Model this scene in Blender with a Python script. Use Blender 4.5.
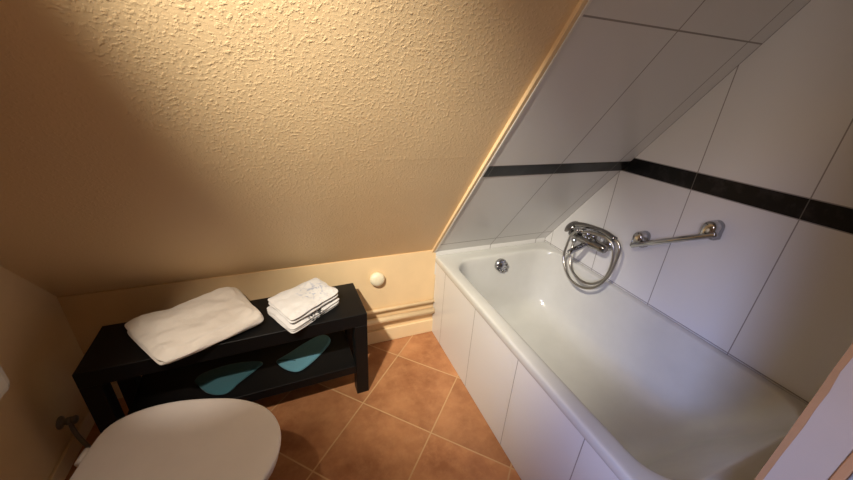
import bpy, bmesh, math, random
from mathutils import Vector, Matrix, noise

for o in list(bpy.data.objects):
    bpy.data.objects.remove(o, do_unlink=True)
scene = bpy.context.scene
C = scene.collection
PI = math.pi

# ------------------------------------------------------------------ camera
CAM = (-1.4654, -1.5640, 1.3912)
YAW, PITCH, ROLL, FPX = 0.395085, 0.425462, 0.0570992, 343.707
fw = Vector((math.sin(YAW)*math.cos(PITCH), math.cos(YAW)*math.cos(PITCH), -math.sin(PITCH)))
rt = Vector((math.cos(YAW), -math.sin(YAW), 0))
up = rt.cross(fw)
r2 = rt*math.cos(ROLL) + up*math.sin(ROLL)
u2 = -rt*math.sin(ROLL) + up*math.cos(ROLL)
cd = bpy.data.cameras.new('camera')
cd.sensor_fit = 'HORIZONTAL'
cd.sensor_width = 36.0
cd.lens = FPX*36.0/853.0
cd.clip_start = 0.01
cam = bpy.data.objects.new('camera', cd)
C.objects.link(cam)
M = Matrix((r2, u2, -fw)).transposed().to_4x4()
M.translation = Vector(CAM)
cam.matrix_world = M
scene.camera = cam

# ------------------------------------------------------------------ world, exposure, lamps
scene.view_settings.view_transform = 'Standard'
scene.view_settings.look = 'None'
scene.view_settings.gamma = 1.0
scene.view_settings.use_curve_mapping = False
scene.view_settings.exposure = 0.0
w = bpy.data.worlds.new('world'); scene.world = w
w.use_nodes = True
w.node_tree.nodes['Background'].inputs[0].default_value = (0.45, 0.5, 0.75, 1)
w.node_tree.nodes['Background'].inputs[1].default_value = 0.03

def aim(o, target):
    d = Vector(target) - o.location
    o.rotation_euler = d.to_track_quat('-Z', 'Y').to_euler()

def spot(loc, target, power, color, cone, blend, radius):
    l = bpy.data.lights.new('spot_lamp', 'SPOT')
    l.energy = power; l.color = color; l.spot_size = math.radians(cone)
    l.spot_blend = blend; l.shadow_soft_size = radius
    o = bpy.data.objects.new('spot_lamp', l); C.objects.link(o)
    o.location = loc; aim(o, target)
    return o

WARM = (1.0, 0.935, 0.79)
LAMP = Vector((-1.967, -1.400, 2.100))
AX = Vector((0.505, 0.530, -0.683))
OFF = Vector((0.022, -0.012, 0.0))
for k in range(3):      # the three bulbs of the ceiling spotlight above the camera
    p = LAMP + OFF*(k-1)
    spot(p, p + AX, 92, WARM, 48, 1.0, 0.02)
spot(LAMP, LAMP + AX, 13, (1.0, 0.70, 0.42), 72, 1.0, 0.03)                 # spill of the reflector
spot((-1.99, -1.39, 2.10), (-1.77, -0.34, 0.48), 92, (1.0, 0.87, 0.72), 22, 1.0, 0.02)   # second head, turned to the bench
spot((-1.94, -1.43, 2.10), (-1.58, -0.80, 0.40), 15, (1.0, 0.86, 0.76), 54, 1.0, 0.02)    # third head, turned to the toilet

def area(loc, target, power, color, sx, sy, spread):
    l = bpy.data.lights.new('window_and_fill_light', 'AREA')
    l.shape = 'RECTANGLE'; l.size = sx; l.size_y = sy
    l.energy = power; l.color = color; l.spread = math.radians(spread)
    o = bpy.data.objects.new('window_and_fill_light', l); C.objects.link(o)
    o.location = loc; aim(o, target)
    return o
# daylight falling in through the small window of the left wall, behind the camera
area((-2.42, -2.20, 1.55), (-0.40, -1.07, 0.48), 1.7, (0.40, 0.51, 1.0), 0.50, 0.55, 32)
# added neutral fill for ambience, from no known source, beside the window
area((-2.30, -2.35, 1.75), (0.0, -0.85, 0.95), 1.6, (1.0, 0.86, 0.78), 0.55, 0.45, 62)

# ------------------------------------------------------------------ material helpers
def new_mat(name):
    m = bpy.data.materials.new(name); m.use_nodes = True
    nt = m.node_tree
    return m, nt, nt.nodes['Principled BSDF']

def N(nt, typ, **kw):
    n = nt.nodes.new(typ)
    for k, v in kw.items(): setattr(n, k, v)
    return n

def MATH(nt, op, a, b=None, clamp=False):
    n = N(nt, 'ShaderNodeMath', operation=op, use_clamp=clamp)
    for i, v in enumerate((a, b)):
        if v is None: continue
        if isinstance(v, (int, float)): n.inputs[i].default_value = v
        else: nt.links.new(v, n.inputs[i])
    return n.outputs[0]

def MIX(nt, fac, a, b):
    n = N(nt, 'ShaderNodeMix', data_type='RGBA')
    for sock, v in ((n.inputs[0], fac), (n.inputs[6], a), (n.inputs[7], b)):
        if isinstance(v, (int, float)): sock.default_value = v
        elif isinstance(v, tuple): sock.default_value = (*v, 1) if len(v) == 3 else v
        else: nt.links.new(v, sock)
    return n.outputs[2]

def RAMP(nt, fac, p0, p1, c0=(0, 0, 0, 1), c1=(1, 1, 1, 1)):
    n = N(nt, 'ShaderNodeValToRGB')
    n.color_ramp.elements[0].position = p0; n.color_ramp.elements[0].color = c0
    n.color_ramp.elements[1].position = p1; n.color_ramp.elements[1].color = c1
    nt.links.new(fac, n.inputs[0])
    return n.outputs[0]

def OBJ(nt):
    return N(nt, 'ShaderNodeTexCoord').outputs['Object']

def DOT(nt, v, d):
    n = N(nt, 'ShaderNodeVectorMath', operation='DOT_PRODUCT')
    nt.links.new(v, n.inputs[0]); n.inputs[1].default_value = d
    return n.outputs['Value']

def NOISE(nt, v, scale, detail=3, rough=0.55, dim='3D'):
    n = N(nt, 'ShaderNodeTexNoise')
    nt.links.new(v, n.inputs['Vector'])
    n.inputs['Scale'].default_value = scale; n.inputs['Detail'].default_value = detail
    n.inputs['Roughness'].default_value = rough
    return n.outputs['Fac']

def BUMP(nt, bsdf, h, strength, dist):
    n = N(nt, 'ShaderNodeBump')
    n.inputs['Strength'].default_value = strength; n.inputs['Distance'].default_value = dist
    nt.links.new(h, n.inputs['Height']); nt.links.new(n.outputs[0], bsdf.inputs['Normal'])

def plain(name, col, rough=0.5, metal=0.0, bump=None, spec=0.5):
    m, nt, b = new_mat(name)
    v = OBJ(nt)
    f = NOISE(nt, v, 9.0, 3)
    c = MIX(nt, RAMP(nt, f, 0.3, 0.7), tuple(x*0.94 for x in col), col)
    nt.links.new(c, b.inputs['Base Color'])
    b.inputs['Roughness'].default_value = rough
    b.inputs['Metallic'].default_value = metal
    b.inputs['Specular IOR Level'].default_value = spec
    if bump: BUMP(nt, b, NOISE(nt, v, bump[0], 4, 0.6), bump[1], bump[2])
    return m

def joints_periodic(nt, val, off, pitch, width):
    a = MATH(nt, 'DIVIDE', MATH(nt, 'SUBTRACT', val, off), pitch)
    fr = MATH(nt, 'FRACT', MATH(nt, 'ADD', a, 100.5))
    d = MATH(nt, 'MULTIPLY', MATH(nt, 'ABSOLUTE', MATH(nt, 'SUBTRACT', fr, 0.5)), pitch)
    return MATH(nt, 'LESS_THAN', d, width*0.5)

def joint_at(nt, val, pos, width):
    return MATH(nt, 'LESS_THAN', MATH(nt, 'ABSOLUTE', MATH(nt, 'SUBTRACT', val, pos)), width*0.5)

def tile_mat(name, udir, uoff, upitch, vdir, vs, col=(0.74, 0.725, 0.71), grout=(0.30, 0.275, 0.26), rough=0.22, w_=0.0036):
    m, nt, b = new_mat(name)
    v = OBJ(nt)
    U_ = DOT(nt, v, udir)
    if isinstance(uoff, list):
        mask = joint_at(nt, U_, uoff[0], w_)
        for p in uoff[1:]: mask = MATH(nt, 'MAXIMUM', mask, joint_at(nt, U_, p, w_))
    else:
        mask = joints_periodic(nt, U_, uoff, upitch, w_)
    if vs:
        V = DOT(nt, v, vdir)
        for p in vs:
            mask = MATH(nt, 'MAXIMUM', mask, joint_at(nt, V, p, w_*1.2))
    f = NOISE(nt, v, 3.0, 2)
    base = MIX(nt, f, tuple(c*0.97 for c in col), col)
    nt.links.new(MIX(nt, mask, base, grout), b.inputs['Base Color'])
    nt.links.new(MATH(nt, 'ADD', MATH(nt, 'MULTIPLY', mask, 0.5), rough), b.inputs['Roughness'])
    h = MATH(nt, 'ADD', MATH(nt, 'MULTIPLY', mask, -1.0), MATH(nt, 'MULTIPLY', NOISE(nt, v, 6.0, 1), 0.25))
    BUMP(nt, b, h, 0.35, 0.002)
    return m

PLASTER = (0.86, 0.635, 0.37)

def stucco_mat():
    m, nt, b = new_mat('sloped_stucco')
    v = OBJ(nt)
    nz = NOISE(nt, v, 120.0, 2, 0.5)
    vo = N(nt, 'ShaderNodeTexVoronoi', feature='SMOOTH_F1')
    nt.links.new(v, vo.inputs['Vector']); vo.inputs['Scale'].default_value = 150.0
    lumps = RAMP(nt, nz, 0.50, 0.74)
    big = NOISE(nt, v, 2.2, 2)
    h = MATH(nt, 'ADD', MATH(nt, 'MULTIPLY', lumps, 0.8), MATH(nt, 'MULTIPLY', vo.outputs['Distance'], 0.35))
    seam_d = MATH(nt, 'ABSOLUTE', MATH(nt, 'SUBTRACT', MATH(nt, 'ADD', DOT(nt, v, (0, 0, 1)), MATH(nt, 'MULTIPLY', NOISE(nt, v, 3.0, 2), 0.02)), 1.165))
    seam = MATH(nt, 'MULTIPLY', RAMP(nt, seam_d, 0.0, 0.012, (1, 1, 1, 1), (0, 0, 0, 1)), MATH(nt, 'MULTIPLY', RAMP(nt, NOISE(nt, v, 1.6, 2), 0.42, 0.62), 0.75))
    h = MATH(nt, 'ADD', h, seam)
    h = MATH(nt, 'ADD', h, MATH(nt, 'MULTIPLY', big, 6.0))
    c = MIX(nt, NOISE(nt, v, 4.0, 3), tuple(x*0.95 for x in PLASTER), PLASTER)
    nt.links.new(c, b.inputs['Base Color'])
    b.inputs['Roughness'].default_value = 0.5
    BUMP(nt, b, h, 0.42, 0.0014)
    return m

def floor_mat():
    m, nt, b = new_mat('terracotta_floor_tiles')
    v = OBJ(nt)
    s = math.sqrt(0.5); P = 0.350
    u = DOT(nt, v, (s, -s, 0)); t = DOT(nt, v, (s, s, 0))
    u0 = s*(-1.008+0.148); t0 = s*(-1.008-0.148)
    ju = joints_periodic(nt, u, u0, P, 0.006); jt = joints_periodic(nt, t, t0, P, 0.006)
    mask = MATH(nt, 'MAXIMUM', ju, jt)
    def cell(val, off):
        return MATH(nt, 'FLOOR', MATH(nt, 'DIVIDE', MATH(nt, 'SUBTRACT', val, off), P))
    cu, ct = cell(u, u0), cell(t, t0)
    comb = N(nt, 'ShaderNodeCombineXYZ')
    nt.links.new(cu, comb.inputs[0]); nt.links.new(ct, comb.inputs[1])
    wn = N(nt, 'ShaderNodeTexWhiteNoise'); nt.links.new(comb.outputs[0], wn.inputs['Vector'])
    off = N(nt, 'ShaderNodeVectorMath', operation='MULTIPLY_ADD')
    nt.links.new(wn.outputs['Color'], off.inputs[0]); off.inputs[1].default_value = (5, 5, 5); nt.links.new(v, off.inputs[2])
    n1 = NOISE(nt, off.outputs[0], 5.0, 5, 0.6)
    n2 = NOISE(nt, off.outputs[0], 22.0, 4, 0.65)
    base = MIX(nt, RAMP(nt, n1, 0.32, 0.68), (0.31, 0.118, 0.047), (0.55, 0.255, 0.112))
    base = MIX(nt, MATH(nt, 'MULTIPLY', RAMP(nt, n2, 0.45, 0.75), 0.45), base, (0.60, 0.31, 0.14))
    hsv = N(nt, 'ShaderNodeHueSaturation')
    nt.links.new(MATH(nt, 'ADD', MATH(nt, 'MULTIPLY', wn.outputs['Value'], 0.25), 0.88), hsv.inputs['Value'])
    nt.links.new(base, hsv.inputs['Color'])
    nt.links.new(MIX(nt, mask, hsv.outputs[0], (0.56, 0.34, 0.17)), b.inputs['Base Color'])
    nt.links.new(MATH(nt, 'ADD', MATH(nt, 'MULTIPLY', n2, 0.25), 0.32), b.inputs['Roughness'])
    h = MATH(nt, 'ADD', MATH(nt, 'MULTIPLY', mask, -1.0), MATH(nt, 'MULTIPLY', n1, 0.5))
    BUMP(nt, b, h, 0.5, 0.003)
    return m

def marble_mat(udir, uoff, upitch):
    m, nt, b = new_mat('black_marble_border')
    v = OBJ(nt)
    n1 = NOISE(nt, v, 9.0, 6, 0.7)
    streak = RAMP(nt, n1, 0.5, 0.72)
    base = MIX(nt, MATH(nt, 'MULTIPLY', streak, 0.6), (0.006, 0.006, 0.0065), (0.055, 0.052, 0.052))
    mask = joints_periodic(nt, DOT(nt, v, udir), uoff, upitch, 0.003)
    nt.links.new(MIX(nt, mask, base, (0.12, 0.11, 0.10)), b.inputs['Base Color'])
    b.inputs['Roughness'].default_value = 0.3
    b.inputs['Specular IOR Level'].default_value = 0.28
    return m

def terry_mat(name, col, prints=None):
    m, nt, b = new_mat(name)
    v = OBJ(nt)
    f = NOISE(nt, v, 420.0, 2, 0.6)
    g = NOISE(nt, v, 18.0, 3)
    c = MIX(nt, g, tuple(x*0.93 for x in col), col)
    if prints:
        (cx, cy, cz), rad, scale, pc, thr = prints
        sub = N(nt, 'ShaderNodeVectorMath', operation='SUBTRACT')
        nt.links.new(v, sub.inputs[0]); sub.inputs[1].default_value = (cx, cy, cz)
        ln = N(nt, 'ShaderNodeVectorMath', operation='LENGTH'); nt.links.new(sub.outputs[0], ln.inputs[0])
        near = RAMP(nt, ln.outputs['Value'], rad*0.6, rad, (1, 1, 1, 1), (0, 0, 0, 1))
        pat = RAMP(nt, NOISE(nt, v, scale, 3, 0.5), thr, thr+0.07)
        c = MIX(nt, MATH(nt, 'MULTIPLY', near, pat), c, pc)
    nt.links.new(c, b.inputs['Base Color'])
    b.inputs['Roughness'].default_value = 0.95
    b.inputs['Specular IOR Level'].default_value = 0.1
    b.inputs['Sheen Weight'].default_value = 0.25
    h = MATH(nt, 'ADD', f, MATH(nt, 'MULTIPLY', NOISE(nt, v, 45.0, 3), 1.5))
    BUMP(nt, b, h, 0.6, 0.002)
    return m

TH = 0.9254; HK = 0.543; HR = 0.527; XL = -2.3634; XA = -0.750
SIN, COS, TAN = math.sin(TH), math.cos(TH), math.tan(TH)
MT = {}
MT['plaster'] = plain('cream_wall_plaster', PLASTER, 0.7, bump=(160, 0.25, 0.0012))
MT['stucco'] = stucco_mat()
MT['floor'] = floor_mat()
MT['tile_right'] = tile_mat('white_wall_tiles', (0, 1, 0), -0.055, 0.3345, (0, 0, 1), [0.5285, 1.067, 1.1345])
MT['tile_slope'] = tile_mat('white_slope_tiles', (1, 0, 0), [-0.0745, -0.403, -0.0012], 0, (0, -COS, SIN), [HK*SIN+0.085, HK*SIN+0.6555, HK*SIN+0.718, HK*SIN+1.279], w_=0.0042)
MT['tile_apron'] = tile_mat('white_panel_tiles', (0, 1, 0), -0.1330, 0.3300, (0, 0, 1), [0.484], w_=0.0035)
MT['marble_y'] = marble_mat((0, 1, 0), -0.055, 0.3345)
MT['marble_x'] = marble_mat((1, 0, 0), -0.0745, 0.3285)
MT['enamel'] = plain('white_bath_enamel', (0.625, 0.615, 0.58), 0.13, spec=0.6)
MT['ceramic'] = plain('white_ceramic', (0.78, 0.75, 0.73), 0.25)
MT['lid_plastic'] = plain('white_lid_plastic', (0.76, 0.72, 0.70), 0.35)
MT['chrome'] = plain('chrome', (0.50, 0.50, 0.51), 0.12, 1.0)
MT['chrome_dark'] = plain('dark_chrome', (0.30, 0.29, 0.285), 0.16, 1.0)
MT['hose'] = plain('steel_hose', (0.50, 0.48, 0.45), 0.28, 1.0)
MT['black_wood'] = plain('black_lacquered_board', (0.005, 0.005, 0.0055), 0.45, spec=0.28)
MT['edge_metal'] = plain('white_edge_trim', (0.80, 0.76, 0.70), 0.4)
MT['wood_edge'] = plain('orange_brown_edge', (0.50, 0.27, 0.13), 0.6)
MT['caulk'] = plain('peach_edge_paint', (0.42, 0.235, 0.11), 0.7, bump=(60, 0.5, 0.003))
MT['stub'] = plain('pale_pink_plaster', (0.50, 0.42, 0.35), 0.7, bump=(120, 0.2, 0.001))
MT['grey_paint'] = plain('blue_grey_paint', (0.42, 0.47, 0.48), 0.5)
MT['towel'] = terry_mat('cream_terry', (0.84, 0.79, 0.72))
MT['towel_print'] = terry_mat('white_terry_floral', (0.76, 0.74, 0.73), ((-1.425, -0.205, 0.545), 0.075, 55.0, (0.42, 0.45, 0.56), 0.52))
MT['towel_dark_print'] = terry_mat('white_terry_dark_print', (0.76, 0.74, 0.73), ((-1.415, -0.318, 0.487), 0.055, 90.0, (0.04, 0.04, 0.045), 0.50))
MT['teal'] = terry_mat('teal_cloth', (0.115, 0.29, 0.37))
MT['teal_shade_and_seam'] = terry_mat('shaded_teal_and_seam', (0.045, 0.135, 0.165))  # teal with the bench's shade put into the colour; also colours the seam
MT['pipe'] = plain('cream_pipe_paint', (0.89, 0.69, 0.43), 0.4)
MT['cap'] = plain('ivory_plastic', (0.86, 0.78, 0.58), 0.4)
MT['valve'] = plain('grey_metal', (0.28, 0.28, 0.28), 0.35, 0.8)

# ------------------------------------------------------------------ mesh helpers
def link(name, bm, mat, parent=None, smooth=False, bevel=0.0, sub=0, angle=None):
    bmesh.ops.recalc_face_normals(bm, faces=bm.faces)
    me = bpy.data.meshes.new(name); bm.to_mesh(me); bm.free()
    me.materials.append(mat)
    if smooth:
        for p in me.polygons: p.use_smooth = True
    o = bpy.data.objects.new(name, me); C.objects.link(o)
    if parent: o.parent = parent
    if bevel:
        md = o.modifiers.new('bevel', 'BEVEL'); md.width = bevel; md.segments = 3; md.limit_method = 'ANGLE'
        md.harden_normals = False
    if sub:
        md = o.modifiers.new('subdivision', 'SUBSURF'); md.levels = sub; md.render_levels = sub
    return o

def tag(o, label, cat, group=None):
    o['label'] = label; o['category'] = cat
    if group: o['group'] = group
    return o

def struct(o):
    o['kind'] = 'structure'; return o

def thing(name, label, cat, loc=(0, 0, 0), rz=0.0, group=None):
    o = bpy.data.objects.new(name, None); C.objects.link(o)
    o.location = loc; o.rotation_euler = (0, 0, rz); o.empty_display_size = 0.1
    return tag(o, label, cat, group)

def box(bm, x0, x1, y0, y1, z0, z1):
    r = bmesh.ops.create_cube(bm, size=1.0)
    for v in r['verts']:
        v.co = Vector(((x0+x1)/2 + v.co.x*(x1-x0), (y0+y1)/2 + v.co.y*(y1-y0), (z0+z1)/2 + v.co.z*(z1-z0)))

def boxes(*bs):
    bm = bmesh.new()
    for b in bs: box(bm, *b)
    return bm

def prism(bm, pts, vec):
    a = [bm.verts.new(p) for p in pts]; vec = Vector(vec)
    b = [bm.verts.new(Vector(p)+vec) for p in pts]
    n = len(a)
    bm.faces.new(a); bm.faces.new(list(reversed(b)))
    for i in range(n): bm.faces.new((a[i], b[i], b[(i+1) % n], a[(i+1) % n]))

def loft(bm, loops, cap0=True, cap1=True):
    rows = [[bm.verts.new(p) for p in lp] for lp in loops]
    n = len(rows[0])
    for a, b in zip(rows, rows[1:]):
        for i in range(n): bm.faces.new((a[i], a[(i+1) % n], b[(i+1) % n], b[i]))
    if cap0: bm.faces.new(list(reversed(rows[0])))
    if cap1: bm.faces.new(rows[-1])

def smooth_path(pts, n=8):
    P = [Vector(p) for p in pts]; out = []
    for i in range(len(P)-1):
        p0 = P[i-1] if i else P[i]*2-P[i+1]
        p1, p2 = P[i], P[i+1]
        p3 = P[i+2] if i+2 < len(P) else p2*2-p1
        for k in range(n):
            t = k/n
            out.append(0.5*((2*p1)+(p2-p0)*t+(2*p0-5*p1+4*p2-p3)*t*t+(3*p1-p0-3*p2+p3)*t**3))
    out.append(P[-1]); return out

def tube(bm, pts, r, seg=12, ribs=0.0):
    P = [Vector(p) for p in pts]
    t = (P[1]-P[0]).normalized()
    u = t.orthogonal().normalized(); loops = []
    for i, p in enumerate(P):
        a = P[max(i-1, 0)]; b = P[min(i+1, len(P)-1)]
        t = (b-a).normalized()
        u = (u - t*u.dot(t)).normalized(); v = t.cross(u)
        rr = r[i] if isinstance(r, (list, tuple)) else r
        rr *= 1.0 + (ribs if i % 2 else 0.0)
        loops.append([p + (u*math.cos(2*PI*k/seg)+v*math.sin(2*PI*k/seg))*rr for k in range(seg)])
    loft(bm, loops)

def lathe(bm, base, axis, prof, seg=28):
    """prof: (distance along axis, radius)"""
    ax = Vector(axis).normalized(); u = ax.orthogonal().normalized(); v = ax.cross(u); b = Vector(base)
    loft(bm, [[b+ax*d+(u*math.cos(2*PI*k/seg)+v*math.sin(2*PI*k/seg))*max(r, 1e-4) for k in range(seg)] for d, r in prof])

# ------------------------------------------------------------------ room shell
ZC = 2.36
YS = -(ZC-HK)/TAN          # where the slope meets the flat ceiling
YB = -2.62
struct(link('floor', boxes((XL-0.1, 0.1, YB-0.1, 0.1, -0.08, 0.0)), MT['floor']))
struct(link('wall_low', boxes((XL-0.1, 0.1, 0.0, 0.1, 0.0, HK+0.012)), MT['plaster']))
bm = bmesh.new()           # sloped ceiling slab
nrm = Vector((0, SIN, COS))
def S(x, s, d=0.0): return Vector((x, -s*COS, HK+s*SIN)) + nrm*d
LS = (ZC-HK)/SIN
prism(bm, [S(XL-0.1, -0.05, 0.012), S(XL-0.1, LS+0.1, 0.012), S(XL-0.1, LS+0.1, 0.10), S(XL-0.1, -0.05, 0.10)], (0.1-XL+0.1, 0, 0))
struct(link('ceiling', bm, MT['stucco']))
struct(link('ceiling_flat', boxes((XL-0.1, 0.1, YB-0.1, YS, ZC, ZC+0.08)), MT['plaster']))
# left wall with its window opening behind the camera
WY0, WY1, WZ0, WZ1 = -2.50, -1.90, 1.22, 1.88
struct(link('wall_left', boxes((XL-0.1, XL, WY1, 0.1, 0, ZC), (XL-0.1, XL, YB-0.1, WY0, 0, ZC),
                               (XL-0.1, XL, WY0, WY1, 0, WZ0), (XL-0.1, XL, WY0, WY1, WZ1, ZC)), MT['plaster']))
struct(link('window_1', boxes((XL-0.07, XL+0.012, WY0, WY0+0.03, WZ0, WZ1), (XL-0.07, XL+0.012, WY1-0.03, WY1, WZ0, WZ1),
                              (XL-0.07, XL+0.012, WY0+0.03, WY1-0.03, WZ0, WZ0+0.03), (XL-0.07, XL+0.012, WY0+0.03, WY1-0.03, WZ1-0.03, WZ1)), MT['edge_metal']))
struct(link('wall_rear', boxes((XL-0.1, 0.1, YB-0.1, YB, 0, ZC)), MT['plaster']))
struct(link('wall_right', boxes((0.0, 0.1, YB-0.1, 0.1, 0, ZC)), MT['tile_right']))
# tiled part of the slope above the bath
bm = bmesh.new()
prism(bm, [S(XA-0.004, -0.03, 0.0), S(XA-0.004, LS, 0.0), S(XA-0.004, LS, 0.014), S(XA-0.004, -0.03, 0.014)], (-XA+0.004, 0, 0))
struct(link('wall_slope_tiles', bm, MT['tile_slope']))
bm = bmesh.new()           # marble border on the slope
prism(bm, [S(XA-0.003, 0.657, -0.0015), S(XA-0.003, 0.717, -0.0015), S(XA-0.003, 0.717, 0.004), S(XA-0.003, 0.657, 0.004)], (-XA+0.003, 0, 0))
struct(link('trim_1', bm, MT['marble_x']))
ybw = -(1.10-HK)/TAN
bm = bmesh.new()
prism(bm, [(-0.0015, -1.44, 1.0685), (-0.0015, -(1.0685-HK)/TAN+0.002, 1.0685), (-0.0015, -(1.1335-HK)/TAN+0.002, 1.1335), (-0.0015, -1.44, 1.1335)], (0.0055, 0, 0))
struct(link('trim_2', bm, MT['marble_y']))
struct(link('wall_tile_strip', boxes((XA-0.002, -0.0002, -0.0032, 0.0002, 0.40, HK+0.012)), MT['tile_slope']))
bm = bmesh.new()           # rendered edge strip along the tiles
prism(bm, [S(XA-0.026, -0.03, -0.001), S(XA-0.026, LS, -0.001), S(XA-0.026, LS, 0.013), S(XA-0.026, -0.03, 0.013)], (0.014, 0, 0))
struct(link('trim_3', bm, MT['plaster'], bevel=0.002))
bm = bmesh.new()
prism(bm, [S(XA-0.012, -0.02, -0.003), S(XA-0.012, LS, -0.003), S(XA-0.012, LS, 0.013), S(XA-0.012, -0.02, 0.013)], (0.009, 0, 0))
struct(link('trim_4', bm, MT['edge_metal'], bevel=0.0015))
# skirtings
struct(link('baseboard_low', boxes((XL+0.012, XA+0.012, -0.014, 0.0, 0, 0.088)), MT['pipe'], bevel=0.003))
struct(link('baseboard_left', boxes((XL, XL+0.012, -2.5, 0.0, 0, 0.07)), MT['pipe'], bevel=0.003))
# partition at the foot of the bath, its free end facing the room
PX, PY0, PY1 = -0.712, -1.489, -1.427
struct(link('wall_partition', boxes((PX, 0.0, PY0, PY1, 0, ZC)), MT['stub']))
random.seed(4)
bm = bmesh.new()           # ragged painted edge along the far corner of the partition
pts = []
nst = 60
for i in range(nst+1):
    z = ZC*i/nst
    pts.append((PX-0.002, PY1-0.0075-0.0030*noise.noise(Vector((0, 0, z*14)))-0.002*noise.noise(Vector((3, 0, z*45))), z))
outer = [(PX-0.002, PY1+0.0015+0.0012*noise.noise(Vector((7, 0, ZC*i/nst*20))), ZC*i/nst) for i in range(nst, -1, -1)]
prism(bm, pts+outer, (0.004, 0, 0))
struct(link('trim_5', bm, MT['caulk']))
struct(link('trim_6', boxes((PX-0.004, PX+0.02, PY0-0.012, PY0+0.0, 0, ZC)), MT['wood_edge'], bevel=0.002))
struct(link('door_1', boxes((PX+0.002, PX+0.045, PY0-0.10, PY0-0.0125, 0, 2.05)), MT['grey_paint'], bevel=0.004))

# ------------------------------------------------------------------ bathtub
def rrect(x0, x1, y0, y1, r, z, n=9):
    out = []
    for cx, cy, a0 in ((x1-r, y1-r, 0), (x0+r, y1-r, 90), (x0+r, y0+r, 180), (x1-r, y0+r, 270)):
        for k in range(n):
            a = math.radians(a0+90*k/(n-1)); out.append(Vector((cx+r*math.cos(a), cy+r*math.sin(a), z)))
    return out
TX0, TX1, TY0, TY1 = XA-0.010, -0.0008, -1.416, -0.004
def tub_loops():
    L = [rrect(TX0+0.004, TX1, TY0, TY1, 0.010, HR-0.040),
         rrect(TX0, TX1, TY0, TY1, 0.012, HR-0.034),
         rrect(TX0, TX1, TY0, TY1, 0.012, HR-0.010),
         rrect(TX0+0.003, TX1-0.003, TY0+0.003, TY1-0.003, 0.012, HR-0.003),
         rrect(TX0+0.010, TX1-0.008, TY0+0.010, TY1-0.010, 0.014, HR)]
    ix0, ix1, iy0, iy1 = -0.706, -0.034, -1.340, -0.088
    L += [rrect(ix0, ix1, iy0, iy1, 0.125, HR-0.0005),
          rrect(ix0+0.006, ix1-0.004, iy0+0.007, iy1-0.007, 0.122, HR-0.004),
          rrect(ix0+0.011, ix1-0.008, iy0+0.014, iy1-0.013, 0.120, HR-0.014)]
    bx0, bx1, by0, by1 = -0.600, -0.150, -1.02, -0.235
    for k in range(1, 8):
        t = k/8.0
        q = t
        L.append(rrect(ix0+0.011+(bx0-ix0-0.06)*q*0.62, ix1-0.008+(bx1-ix1+0.05)*q*0.62,
                       iy0+0.014+(by0-iy0-0.05)*q*0.8, iy1-0.013+(by1-iy1+0.05)*q*0.72,
                       0.120+0.02*t, HR-0.014-0.345*t))
    L.append(rrect(bx0-0.02, bx1+0.02, by0-0.05, by1+0.03, 0.15, 0.155))
    L.append(rrect(bx0+0.03, bx1-0.03, by0+0.03, by1-0.03, 0.13, 0.142))
    L.append(rrect(bx0+0.10, bx1-0.10, by0+0.18, by1-0.12, 0.09, 0.139))
    return L
bm = bmesh.new(); loft(bm, tub_loops(), cap0=False, cap1=True)
tub = tag(link('bathtub', bm, MT['enamel'], smooth=True, sub=1), 'white enamel bathtub built in along the tiled right wall', 'bathtub')
bm = bmesh.new()
OV = Vector((-0.392, -0.124, 0.470)); ON = Vector((0.0, -0.96, 0.22)).normalized()
lathe(bm, OV-ON*0.012, ON, [(0, 0.038), (0.016, 0.038), (0.022, 0.035), (0.024, 0.029), (0.023, 0.016), (0.026, 0.011), (0.027, 0.0005)], 28)
ov = link('overflow_cover', bm, MT['chrome'], tub, smooth=True); ov['label'] = 'round chrome overflow cover'
bm = bmesh.new()
U = ON.orthogonal().normalized(); V = ON.cross(U)
for k in range(8):
    a = 2*PI*k/8
    c = OV + ON*0.012 + (U*math.cos(a)+V*math.sin(a))*0.0290
    bmesh.ops.create_icosphere(bm, subdivisions=2, radius=0.0065, matrix=Matrix.Translation(c))
link('overflow_grip', bm, MT['chrome_dark'], ov, smooth=True)

fp = link('front_panel', boxes((XA+0.002, XA+0.022, -1.416, -0.004, 0.002, HR-0.041)), MT['tile_apron'], tub, bevel=0.001)
fp['label'] = 'white tiled front panel'

# ------------------------------------------------------------------ bath mixer, hose, hand shower
mx = thing('bath_mixer', 'chrome bath mixer tap on the white tiles above the bathtub', 'tap', (0, 0, 0))
ZM, XM = 0.700, -0.070
bm = bmesh.new(); lathe(bm, (XM, -0.255, ZM), (0, -1, 0), [(0, 0.012), (0.004, 0.021), (0.03, 0.023), (0.055, 0.024), (0.065, 0.027), (0.115, 0.029), (0.165, 0.027), (0.175, 0.024), (0.21, 0.023), (0.232, 0.021), (0.238, 0.012)])
link('body', bm, MT['chrome_dark'], mx, smooth=True)
for y in (-0.295, -0.445):
    bm = bmesh.new(); lathe(bm, (-0.001, y, ZM), (-1, 0, 0), [(0, 0.033), (0.006, 0.033), (0.016, 0.024), (0.02, 0.017), (0.058, 0.016)])
    link('wall_rosette', bm, MT['chrome'], mx, smooth=True)
bm = bmesh.new(); lathe(bm, (XM, -0.37, ZM+0.015), (-0.35, 0, 1), [(0, 0.024), (0.02, 0.026), (0.034, 0.025), (0.042, 0.018), (0.044, 0.001)])
link('cartridge_dome', bm, MT['chrome'], mx, smooth=True)
bm = bmesh.new(); tube(bm, smooth_path([(XM-0.012, -0.37, ZM+0.05), (XM-0.045, -0.373, ZM+0.062), (XM-0.10, -0.378, ZM+0.066)], 6), [0.009+0.004*abs(i-6)/6 for i in range(13)], 12)
link('lever', bm, MT['chrome'], mx, smooth=True)
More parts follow.
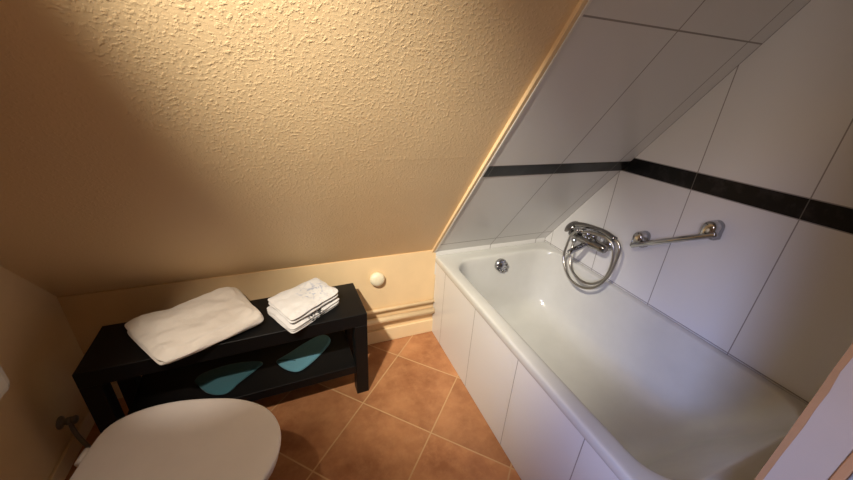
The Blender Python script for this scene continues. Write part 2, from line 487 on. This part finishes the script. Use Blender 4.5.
bm = bmesh.new(); tube(bm, smooth_path([(XM, -0.37, ZM-0.012), (XM-0.03, -0.37, ZM-0.035), (XM-0.085, -0.37, ZM-0.05), (XM-0.10, -0.37, ZM-0.062)], 6), 0.014, 14)
link('spout', bm, MT['chrome'], mx, smooth=True)
bm = bmesh.new(); lathe(bm, (XM, -0.29, ZM-0.015), (0, 0, -1), [(0, 0.010), (0.018, 0.011), (0.02, 0.013), (0.03, 0.013), (0.032, 0.008)])
link('hose_outlet', bm, MT['chrome'], mx, smooth=True)
bm = bmesh.new(); tube(bm, [(XM, -0.405, ZM+0.02), (XM-0.012, -0.412, ZM+0.05)], [0.016, 0.019], 14)
link('cradle', bm, MT['chrome_dark'], mx, smooth=True)

hs = thing('hand_shower', 'chrome hand shower lying across the top of the bath mixer', 'hand shower', (-0.1, -0.40, 0.765))
def rel(pts, o): return [Vector(p)-o.location for p in pts]
bm = bmesh.new()
HP = smooth_path([(-0.100, -0.300, 0.763), (-0.096, -0.350, 0.778), (-0.094, -0.410, 0.787), (-0.096, -0.480, 0.792), (-0.100, -0.545, 0.783)], 6)
tube(bm, rel(HP, hs), [0.015-0.003*math.sin(PI*i/(len(HP)-1)) for i in range(len(HP))], 14)
link('handle', bm, MT['chrome_dark'], hs, smooth=True)
bm = bmesh.new(); ha = Vector((0.509, -0.534, -0.659)).normalized()
hc = Vector((-0.100, -0.272, 0.745))
lathe(bm, rel([hc-ha*0.014], hs)[0], ha, [(0, 0.004), (0.003, 0.022), (0.010, 0.034), (0.017, 0.042), (0.024, 0.041), (0.027, 0.036), (0.0275, 0.001)])
link('shower_head', bm, MT['chrome_dark'], hs, smooth=True)
bm = bmesh.new()
hosepts = [(XM, -0.29, ZM-0.042), (-0.088, -0.305, 0.625), (-0.095, -0.316, 0.575), (-0.108, -0.352, 0.528), (-0.122, -0.435, 0.508), (-0.112, -0.505, 0.523),
           (-0.10, -0.552, 0.580), (-0.094, -0.562, 0.662), (-0.094, -0.545, 0.742), (-0.102, -0.500, 0.772), (-0.118, -0.43, 0.770), (-0.122, -0.36, 0.752), (-0.112, -0.31, 0.716),
           (-0.11, -0.291, 0.665), (-0.112, -0.286, 0.575), (-0.124, -0.332, 0.512), (-0.138, -0.402, 0.485), (-0.134, -0.480, 0.489), (-0.120, -0.540, 0.530), (-0.108, -0.574, 0.608),
           (-0.102, -0.584, 0.690), (-0.100, -0.582, 0.750), (-0.100, -0.562, 0.778), (-0.100, -0.543, 0.783)]
tube(bm, rel(smooth_path(hosepts, 10), hs), 0.0065, 10, 0.10)
link('hose', bm, MT['hose'], hs, smooth=True)

# ------------------------------------------------------------------ grab rail
gr = thing('grab_rail', 'chrome grab rail screwed to the white wall tiles above the bathtub', 'grab rail', (0, -0.72, 0.86))
A0, B0 = Vector((-0.050, -0.597, 0.772)), Vector((-0.050, -0.886, 0.947))
dr = (B0-A0).normalized()
bm = bmesh.new(); tube(bm, rel([A0-dr*0.004, A0, B0, B0+dr*0.008], gr), [0.008, 0.0115, 0.0115, 0.008], 16)
link('bar', bm, MT['chrome'], gr, smooth=True)
for my, mz in ((-0.612, 0.810), (-0.860, 0.956)):       # arched mounts the bar ends sit in
    bm = bmesh.new(); wv = Vector((0, 1, 0)); hv = Vector((0, 0, 1)); wd = 0.024
    prof = [(-wd, -0.034), (wd, -0.034), (wd, 0.010)] + [(wd*math.cos(PI*k/12), 0.010+wd*math.sin(PI*k/12)) for k in range(1, 12)] + [(-wd, 0.010)]
    base = Vector((-0.0008, my, mz)) - gr.location
    loft(bm, [[base+Vector((-d, 0, 0))+wv*a*f+hv*b*f for a, b in prof] for d, f in ((0, 1.0), (0.036, 1.0), (0.046, 0.96), (0.053, 0.86), (0.056, 0.70), (0.057, 0.3))])
    link('wall_mount', bm, MT['chrome'], gr, smooth=True)

# ------------------------------------------------------------------ pipes and cap on the low wall
def pipe(z, r, x0, label):
    t = bmesh.new()
    yc = -0.005-r
    tube(t, [(x0, yc, z), (XA-0.0005, yc, z)], r, 16)
    o = tag(link('heating_pipe', t, MT['pipe'], smooth=True), label, 'pipe')
    for x in (x0+0.12, XA-0.42):
        link('pipe_clip', boxes((x-0.008, x+0.008, yc+r*0.3, 0.0, z-r*0.6, z+r*0.6)), MT['pipe'], o, bevel=0.002)
    return o
pipe(0.229, 0.0105, XL+0.02, 'upper thin cream painted pipe along the low wall beside the bathtub')
pipe(0.166, 0.0180, XL+0.02, 'lower thicker cream painted pipe along the low wall just above the skirting')
bm = bmesh.new(); lathe(bm, (-1.090, 0.0, 0.432), (0, -1, 0), [(0, 0.038), (0.014, 0.040), (0.024, 0.038), (0.031, 0.032), (0.035, 0.020), (0.037, 0.001)], 32)
tag(link('wall_cap', bm, MT['cap'], smooth=True), 'round ivory plastic cap on the low cream wall', 'wall cap')

# ------------------------------------------------------------------ black bench
BR = math.radians(2.6); BC = Vector((-1.712, -0.222, 0)); BL, BD, BH = 0.985, 0.268, 0.465
bench = thing('bench', 'low black open bench with a shelf standing along the low wall', 'bench', BC, BR)
hx, hy, lg = BL/2, BD/2, 0.057
link('top_board', boxes((-hx, hx, -hy, hy, BH-0.064, BH)), MT['black_wood'], bench, bevel=0.002)
for sx in (-1, 1):
    for sy in (-1, 1):
        x0 = sx*hx - (lg if sx > 0 else 0); y0 = sy*hy - (lg if sy > 0 else 0)
        link('leg', boxes((x0, x0+lg, y0, y0+lg, 0, BH-0.0645)), MT['black_wood'], bench, bevel=0.002)
ZS = 0.178
link('shelf', boxes((-hx+lg+0.0005, hx-lg-0.0005, -hy+0.004, hy+0.014, ZS-0.045, ZS)), MT['black_wood'], bench, bevel=0.002)

# ------------------------------------------------------------------ towels and cloths
def folded(name, corners, z0, h, layers, mat, seed=0, bulge=0.012, lump=0.006, tilt=None, nx=28, nz=10, left_only=False):
    """folded cloth slab over four (x, y) corners given anticlockwise from (s,t)=(-1,-1)"""
    bm = bmesh.new()
    c = [Vector((x, y, 0)) for x, y in corners]
    def place(s, t, k):
        m = max(abs(s), abs(t))
        ss, tt = s, t
        # rounded plan corners
        q = (abs(s)**14+abs(t)**14)**(1/14)
        if q > 1e-6 and m > 0:
            f = m/q; ss, tt = s*f, t*f
        nl = layers if (not left_only or (s < 0 and abs(s) > abs(t))) else 1
        lay = abs(math.sin(PI*nl*k))**0.6 if 0 < k < 1 else 0.0
        grow = 1.0
        p = (c[0]*(1-ss)*(1-tt)+c[1]*(1+ss)*(1-tt)+c[2]*(1+ss)*(1+tt)+c[3]*(1-ss)*(1+tt))/4
        cen = (c[0]+c[1]+c[2]+c[3])/4
        out = (p-cen)
        edge = m**8
        if out.length > 1e-6:
            ns = noise.noise(Vector((s*2.0+seed, t*2.0, k*4.0)))
            p = p + out.normalized()*edge*(bulge*(lay-0.8) + 0.006*ns)
        hh = h if tilt is None else h*(1+tilt[0]*s+tilt[1]*t)
        z = z0 + hh*k*(1-0.16*m**7)
        if k > 0:
            z += k*lump*(noise.noise(Vector((s*2.2+seed*3.1, t*2.2, 0.3)))+0.45*noise.noise(Vector((s*6+seed, t*6, 1.7))))
        return Vector((p.x, p.y, max(z, z0)))
    grid = {}
    def vert(i, j, l):
        if (i, j, l) not in grid:
            grid[(i, j, l)] = bm.verts.new(place(2*i/nx-1, 2*j/nx-1, l/nz))
        return grid[(i, j, l)]
    for i in range(nx):
        for j in range(nx):
            bm.faces.new([vert(i, j, nz), vert(i+1, j, nz), vert(i+1, j+1, nz), vert(i, j+1, nz)])
            bm.faces.new([vert(i, j, 0), vert(i, j+1, 0), vert(i+1, j+1, 0), vert(i+1, j, 0)])
    for i in range(nx):
        for l in range(nz):
            bm.faces.new([vert(i, 0, l), vert(i+1, 0, l), vert(i+1, 0, l+1), vert(i, 0, l+1)])
            bm.faces.new([vert(i, nx, l), vert(i, nx, l+1), vert(i+1, nx, l+1), vert(i+1, nx, l)])
            bm.faces.new([vert(0, i, l), vert(0, i, l+1), vert(0, i+1, l+1), vert(0, i+1, l)])
            bm.faces.new([vert(nx, i, l), vert(nx, i+1, l), vert(nx, i+1, l+1), vert(nx, i, l+1)])
    return link(name, bm, mat, smooth=True, sub=1)
ZT = BH+0.0008
# corners: front-left, front-right, back-right, back-left
tag(folded('bath_towel', [(-1.932, -0.440), (-1.622, -0.288), (-1.748, -0.026), (-2.108, -0.188)], ZT, 0.066, 2, MT['towel'], 2, 0.034, 0.011, tilt=(0.06, 0.10), left_only=True),
    'large folded cream bath towel on the left of the black bench', 'towel')
tag(folded('hand_towel', [(-1.520, -0.392), (-1.312, -0.232), (-1.405, -0.085), (-1.622, -0.205)], ZT, 0.036, 3, MT['towel_dark_print'], 5, 0.014, 0.004),
    'folded white hand towel with dark edge print, lower of the pair on the bench', 'towel', 'folded hand towels')
tag(folded('hand_towel', [(-1.518, -0.382), (-1.316, -0.228), (-1.402, -0.078), (-1.610, -0.200)], ZT+0.0405, 0.036, 2, MT['towel_print'], 9, 0.016, 0.005),
    'folded white hand towel with faint blue floral print, on top of the other', 'towel', 'folded hand towels')

def flat_cloth(name, outline, z, h, mat, seed):
    bm = bmesh.new()
    pts = smooth_path([(x, y, 0) for x, y in outline+outline[:1]], 5)[:-1]
    cen = sum(pts, Vector())/len(pts)
    loops = []
    for f, zz in ((0.97, 0.0), (1.0, 0.25), (1.0, 0.55), (0.97, 0.85), (0.90, 1.0), (0.70, 1.12), (0.45, 1.2), (0.2, 1.22)):
        loops.append([cen+(p-cen)*f+Vector((0, 0, z+h*zz*(1+(0.35*noise.noise(Vector((p.x*14*f+seed, p.y*14*f, 0))) if zz > 0.8 else 0)))) for p in pts])
    loft(bm, loops)
    return link(name, bm, mat, smooth=True, sub=1)
o = tag(flat_cloth('folded_cloth', [(-1.619, -0.199), (-1.554, -0.160), (-1.482, -0.112), (-1.407, -0.076), (-1.368, -0.095), (-1.366, -0.147), (-1.432, -0.228), (-1.515, -0.292), (-1.575, -0.262)], ZS+0.0006, 0.014, MT['teal'], 1),
    'folded light teal cloth at the right end of the bench shelf', 'cloth', 'teal cloths on the bench shelf')
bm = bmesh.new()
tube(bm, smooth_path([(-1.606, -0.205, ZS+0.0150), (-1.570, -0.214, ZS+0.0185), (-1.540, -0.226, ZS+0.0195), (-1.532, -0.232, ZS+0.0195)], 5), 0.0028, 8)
sm = link('seam', bm, MT['teal_shade_and_seam'], o, smooth=True)
tag(flat_cloth('folded_cloth', [(-1.939, -0.214), (-1.918, -0.180), (-1.82, -0.156), (-1.725, -0.165), (-1.672, -0.187), (-1.694, -0.220), (-1.757, -0.277), (-1.805, -0.325), (-1.874, -0.300)], ZS+0.0006, 0.014, MT['teal_shade_and_seam'], 6),
    'folded teal cloth at the middle of the bench shelf, shade put into its colour', 'cloth', 'teal cloths on the bench shelf')

# ------------------------------------------------------------------ toilet
TR = math.radians(-7.0); TO = Vector((-2.055, -0.79, 0)); V0 = 0.03
toi = thing('toilet', 'white toilet with closed lid on the left wall beside the black bench', 'toilet', TO, TR)
half = [(0.487, 0.0), (0.480, 0.045), (0.468, 0.078), (0.448, 0.110), (0.423, 0.138), (0.386, 0.163), (0.341, 0.184), (0.300, 0.196), (0.252, 0.205), (0.195, 0.213), (0.131, 0.215), (0.075, 0.207), (0.024, 0.186), (-0.002, 0.162), (-0.015, 0.130), (-0.015, 0.06)]
outl = [(u, v) for u, v in half] + [(u, -v) for u, v in reversed(half[1:])]
def ring(sx, sy, z, cx=0.215):
    return [Vector((cx+(u-cx)*sx, V0+v*sy, z)) for u, v in outl]
bm = bmesh.new()
loft(bm, [ring(0.975, 0.97, 0.421), ring(0.995, 0.995, 0.424), ring(1.0, 1.0, 0.430), ring(0.996, 0.994, 0.4375), ring(0.97, 0.965, 0.4415), ring(0.85, 0.84, 0.444), ring(0.5, 0.5, 0.4465), ring(0.2, 0.2, 0.447)])
link('lid', bm, MT['lid_plastic'], toi, smooth=True, sub=1)
bm = bmesh.new()
loft(bm, [ring(0.94, 0.93, 0.397), ring(0.97, 0.965, 0.400), ring(0.98, 0.98, 0.408), ring(0.975, 0.97, 0.416), ring(0.95, 0.945, 0.419)])
link('seat', bm, MT['lid_plastic'], toi, smooth=True, sub=1)
bm = bmesh.new()
def bowl(sx, sy, z, cx): return ring(sx, sy, z, cx)
loft(bm, [bowl(0.52, 0.50, 0.0, 0.06), bowl(0.52, 0.50, 0.015, 0.06), bowl(0.47, 0.44, 0.05, 0.06), bowl(0.47, 0.45, 0.14, 0.06), bowl(0.60, 0.62, 0.22, 0.05), bowl(0.80, 0.83, 0.30, 0.03),
          bowl(0.92, 0.92, 0.355, 0.02), bowl(0.945, 0.94, 0.385, 0.02), bowl(0.93, 0.93, 0.394, 0.02)])
link('bowl', bm, MT['ceramic'], toi, smooth=True, sub=1)
for v in (-0.075, 0.075):
    bm = bmesh.new(); tube(bm, [(-0.022, V0+v-0.02, 0.425), (-0.022, V0+v+0.02, 0.425)], 0.011, 12)
    link('hinge', bm, MT['lid_plastic'], toi, smooth=True)
# cistern hung on the left wall, upright to the room
inv = Matrix.Rotation(-TR, 4, 'Z') @ Matrix.Translation(-TO)
def local(bm):
    for v in bm.verts: v.co = inv @ v.co
    return bm
bm = boxes((XL+0.001, XL+0.165, -0.985, -0.548, 0.60, 0.985))
link('cistern', local(bm), MT['ceramic'], toi, bevel=0.03)
bm = boxes((XL+0.001, XL+0.175, -0.995, -0.540, 0.986, 1.015))
link('cistern_lid', local(bm), MT['ceramic'], toi, bevel=0.008)
bm = bmesh.new(); tube(bm, smooth_path([(XL+0.075, -0.79, 0.63), (XL+0.075, -0.79, 0.45), (XL+0.085, -0.785, 0.36), (XL+0.14, -0.782, 0.32), (XL+0.30, -0.775, 0.315)], 6), 0.025, 16)
link('flush_pipe', local(bm), MT['ceramic'], toi, smooth=True)

# ------------------------------------------------------------------ angle valve by the skirting of the left wall
va = thing('angle_valve', 'grey angle valve on the left wall behind the toilet', 'valve', (XL, -0.262, 0.168))
bm = bmesh.new(); lathe(bm, (0.0006, 0, 0), (1, 0, 0), [(0, 0.024), (0.004, 0.024), (0.008, 0.013), (0.018, 0.011), (0.021, 0.014), (0.034, 0.014), (0.036, 0.009)], 20)
link('valve_body', bm, MT['valve'], va, smooth=True)
bm = bmesh.new(); lathe(bm, (0.036, 0, 0), (1, 0, 0), [(0, 0.007), (0.004, 0.015), (0.011, 0.016), (0.015, 0.012), (0.016, 0.001)], 12)
link('handle', bm, MT['valve'], va, smooth=True)
bm = bmesh.new(); tube(bm, smooth_path([(0.028, 0.0, -0.010), (0.029, -0.004, -0.045), (0.045, -0.020, -0.085), (0.10, -0.08, -0.100), (0.18, -0.18, -0.09), (0.25, -0.28, -0.05), (0.30, -0.36, 0.0), (0.335, -0.405, 0.03)], 6), 0.0075, 10)
link('supply_hose', bm, MT['valve'], va, smooth=True)
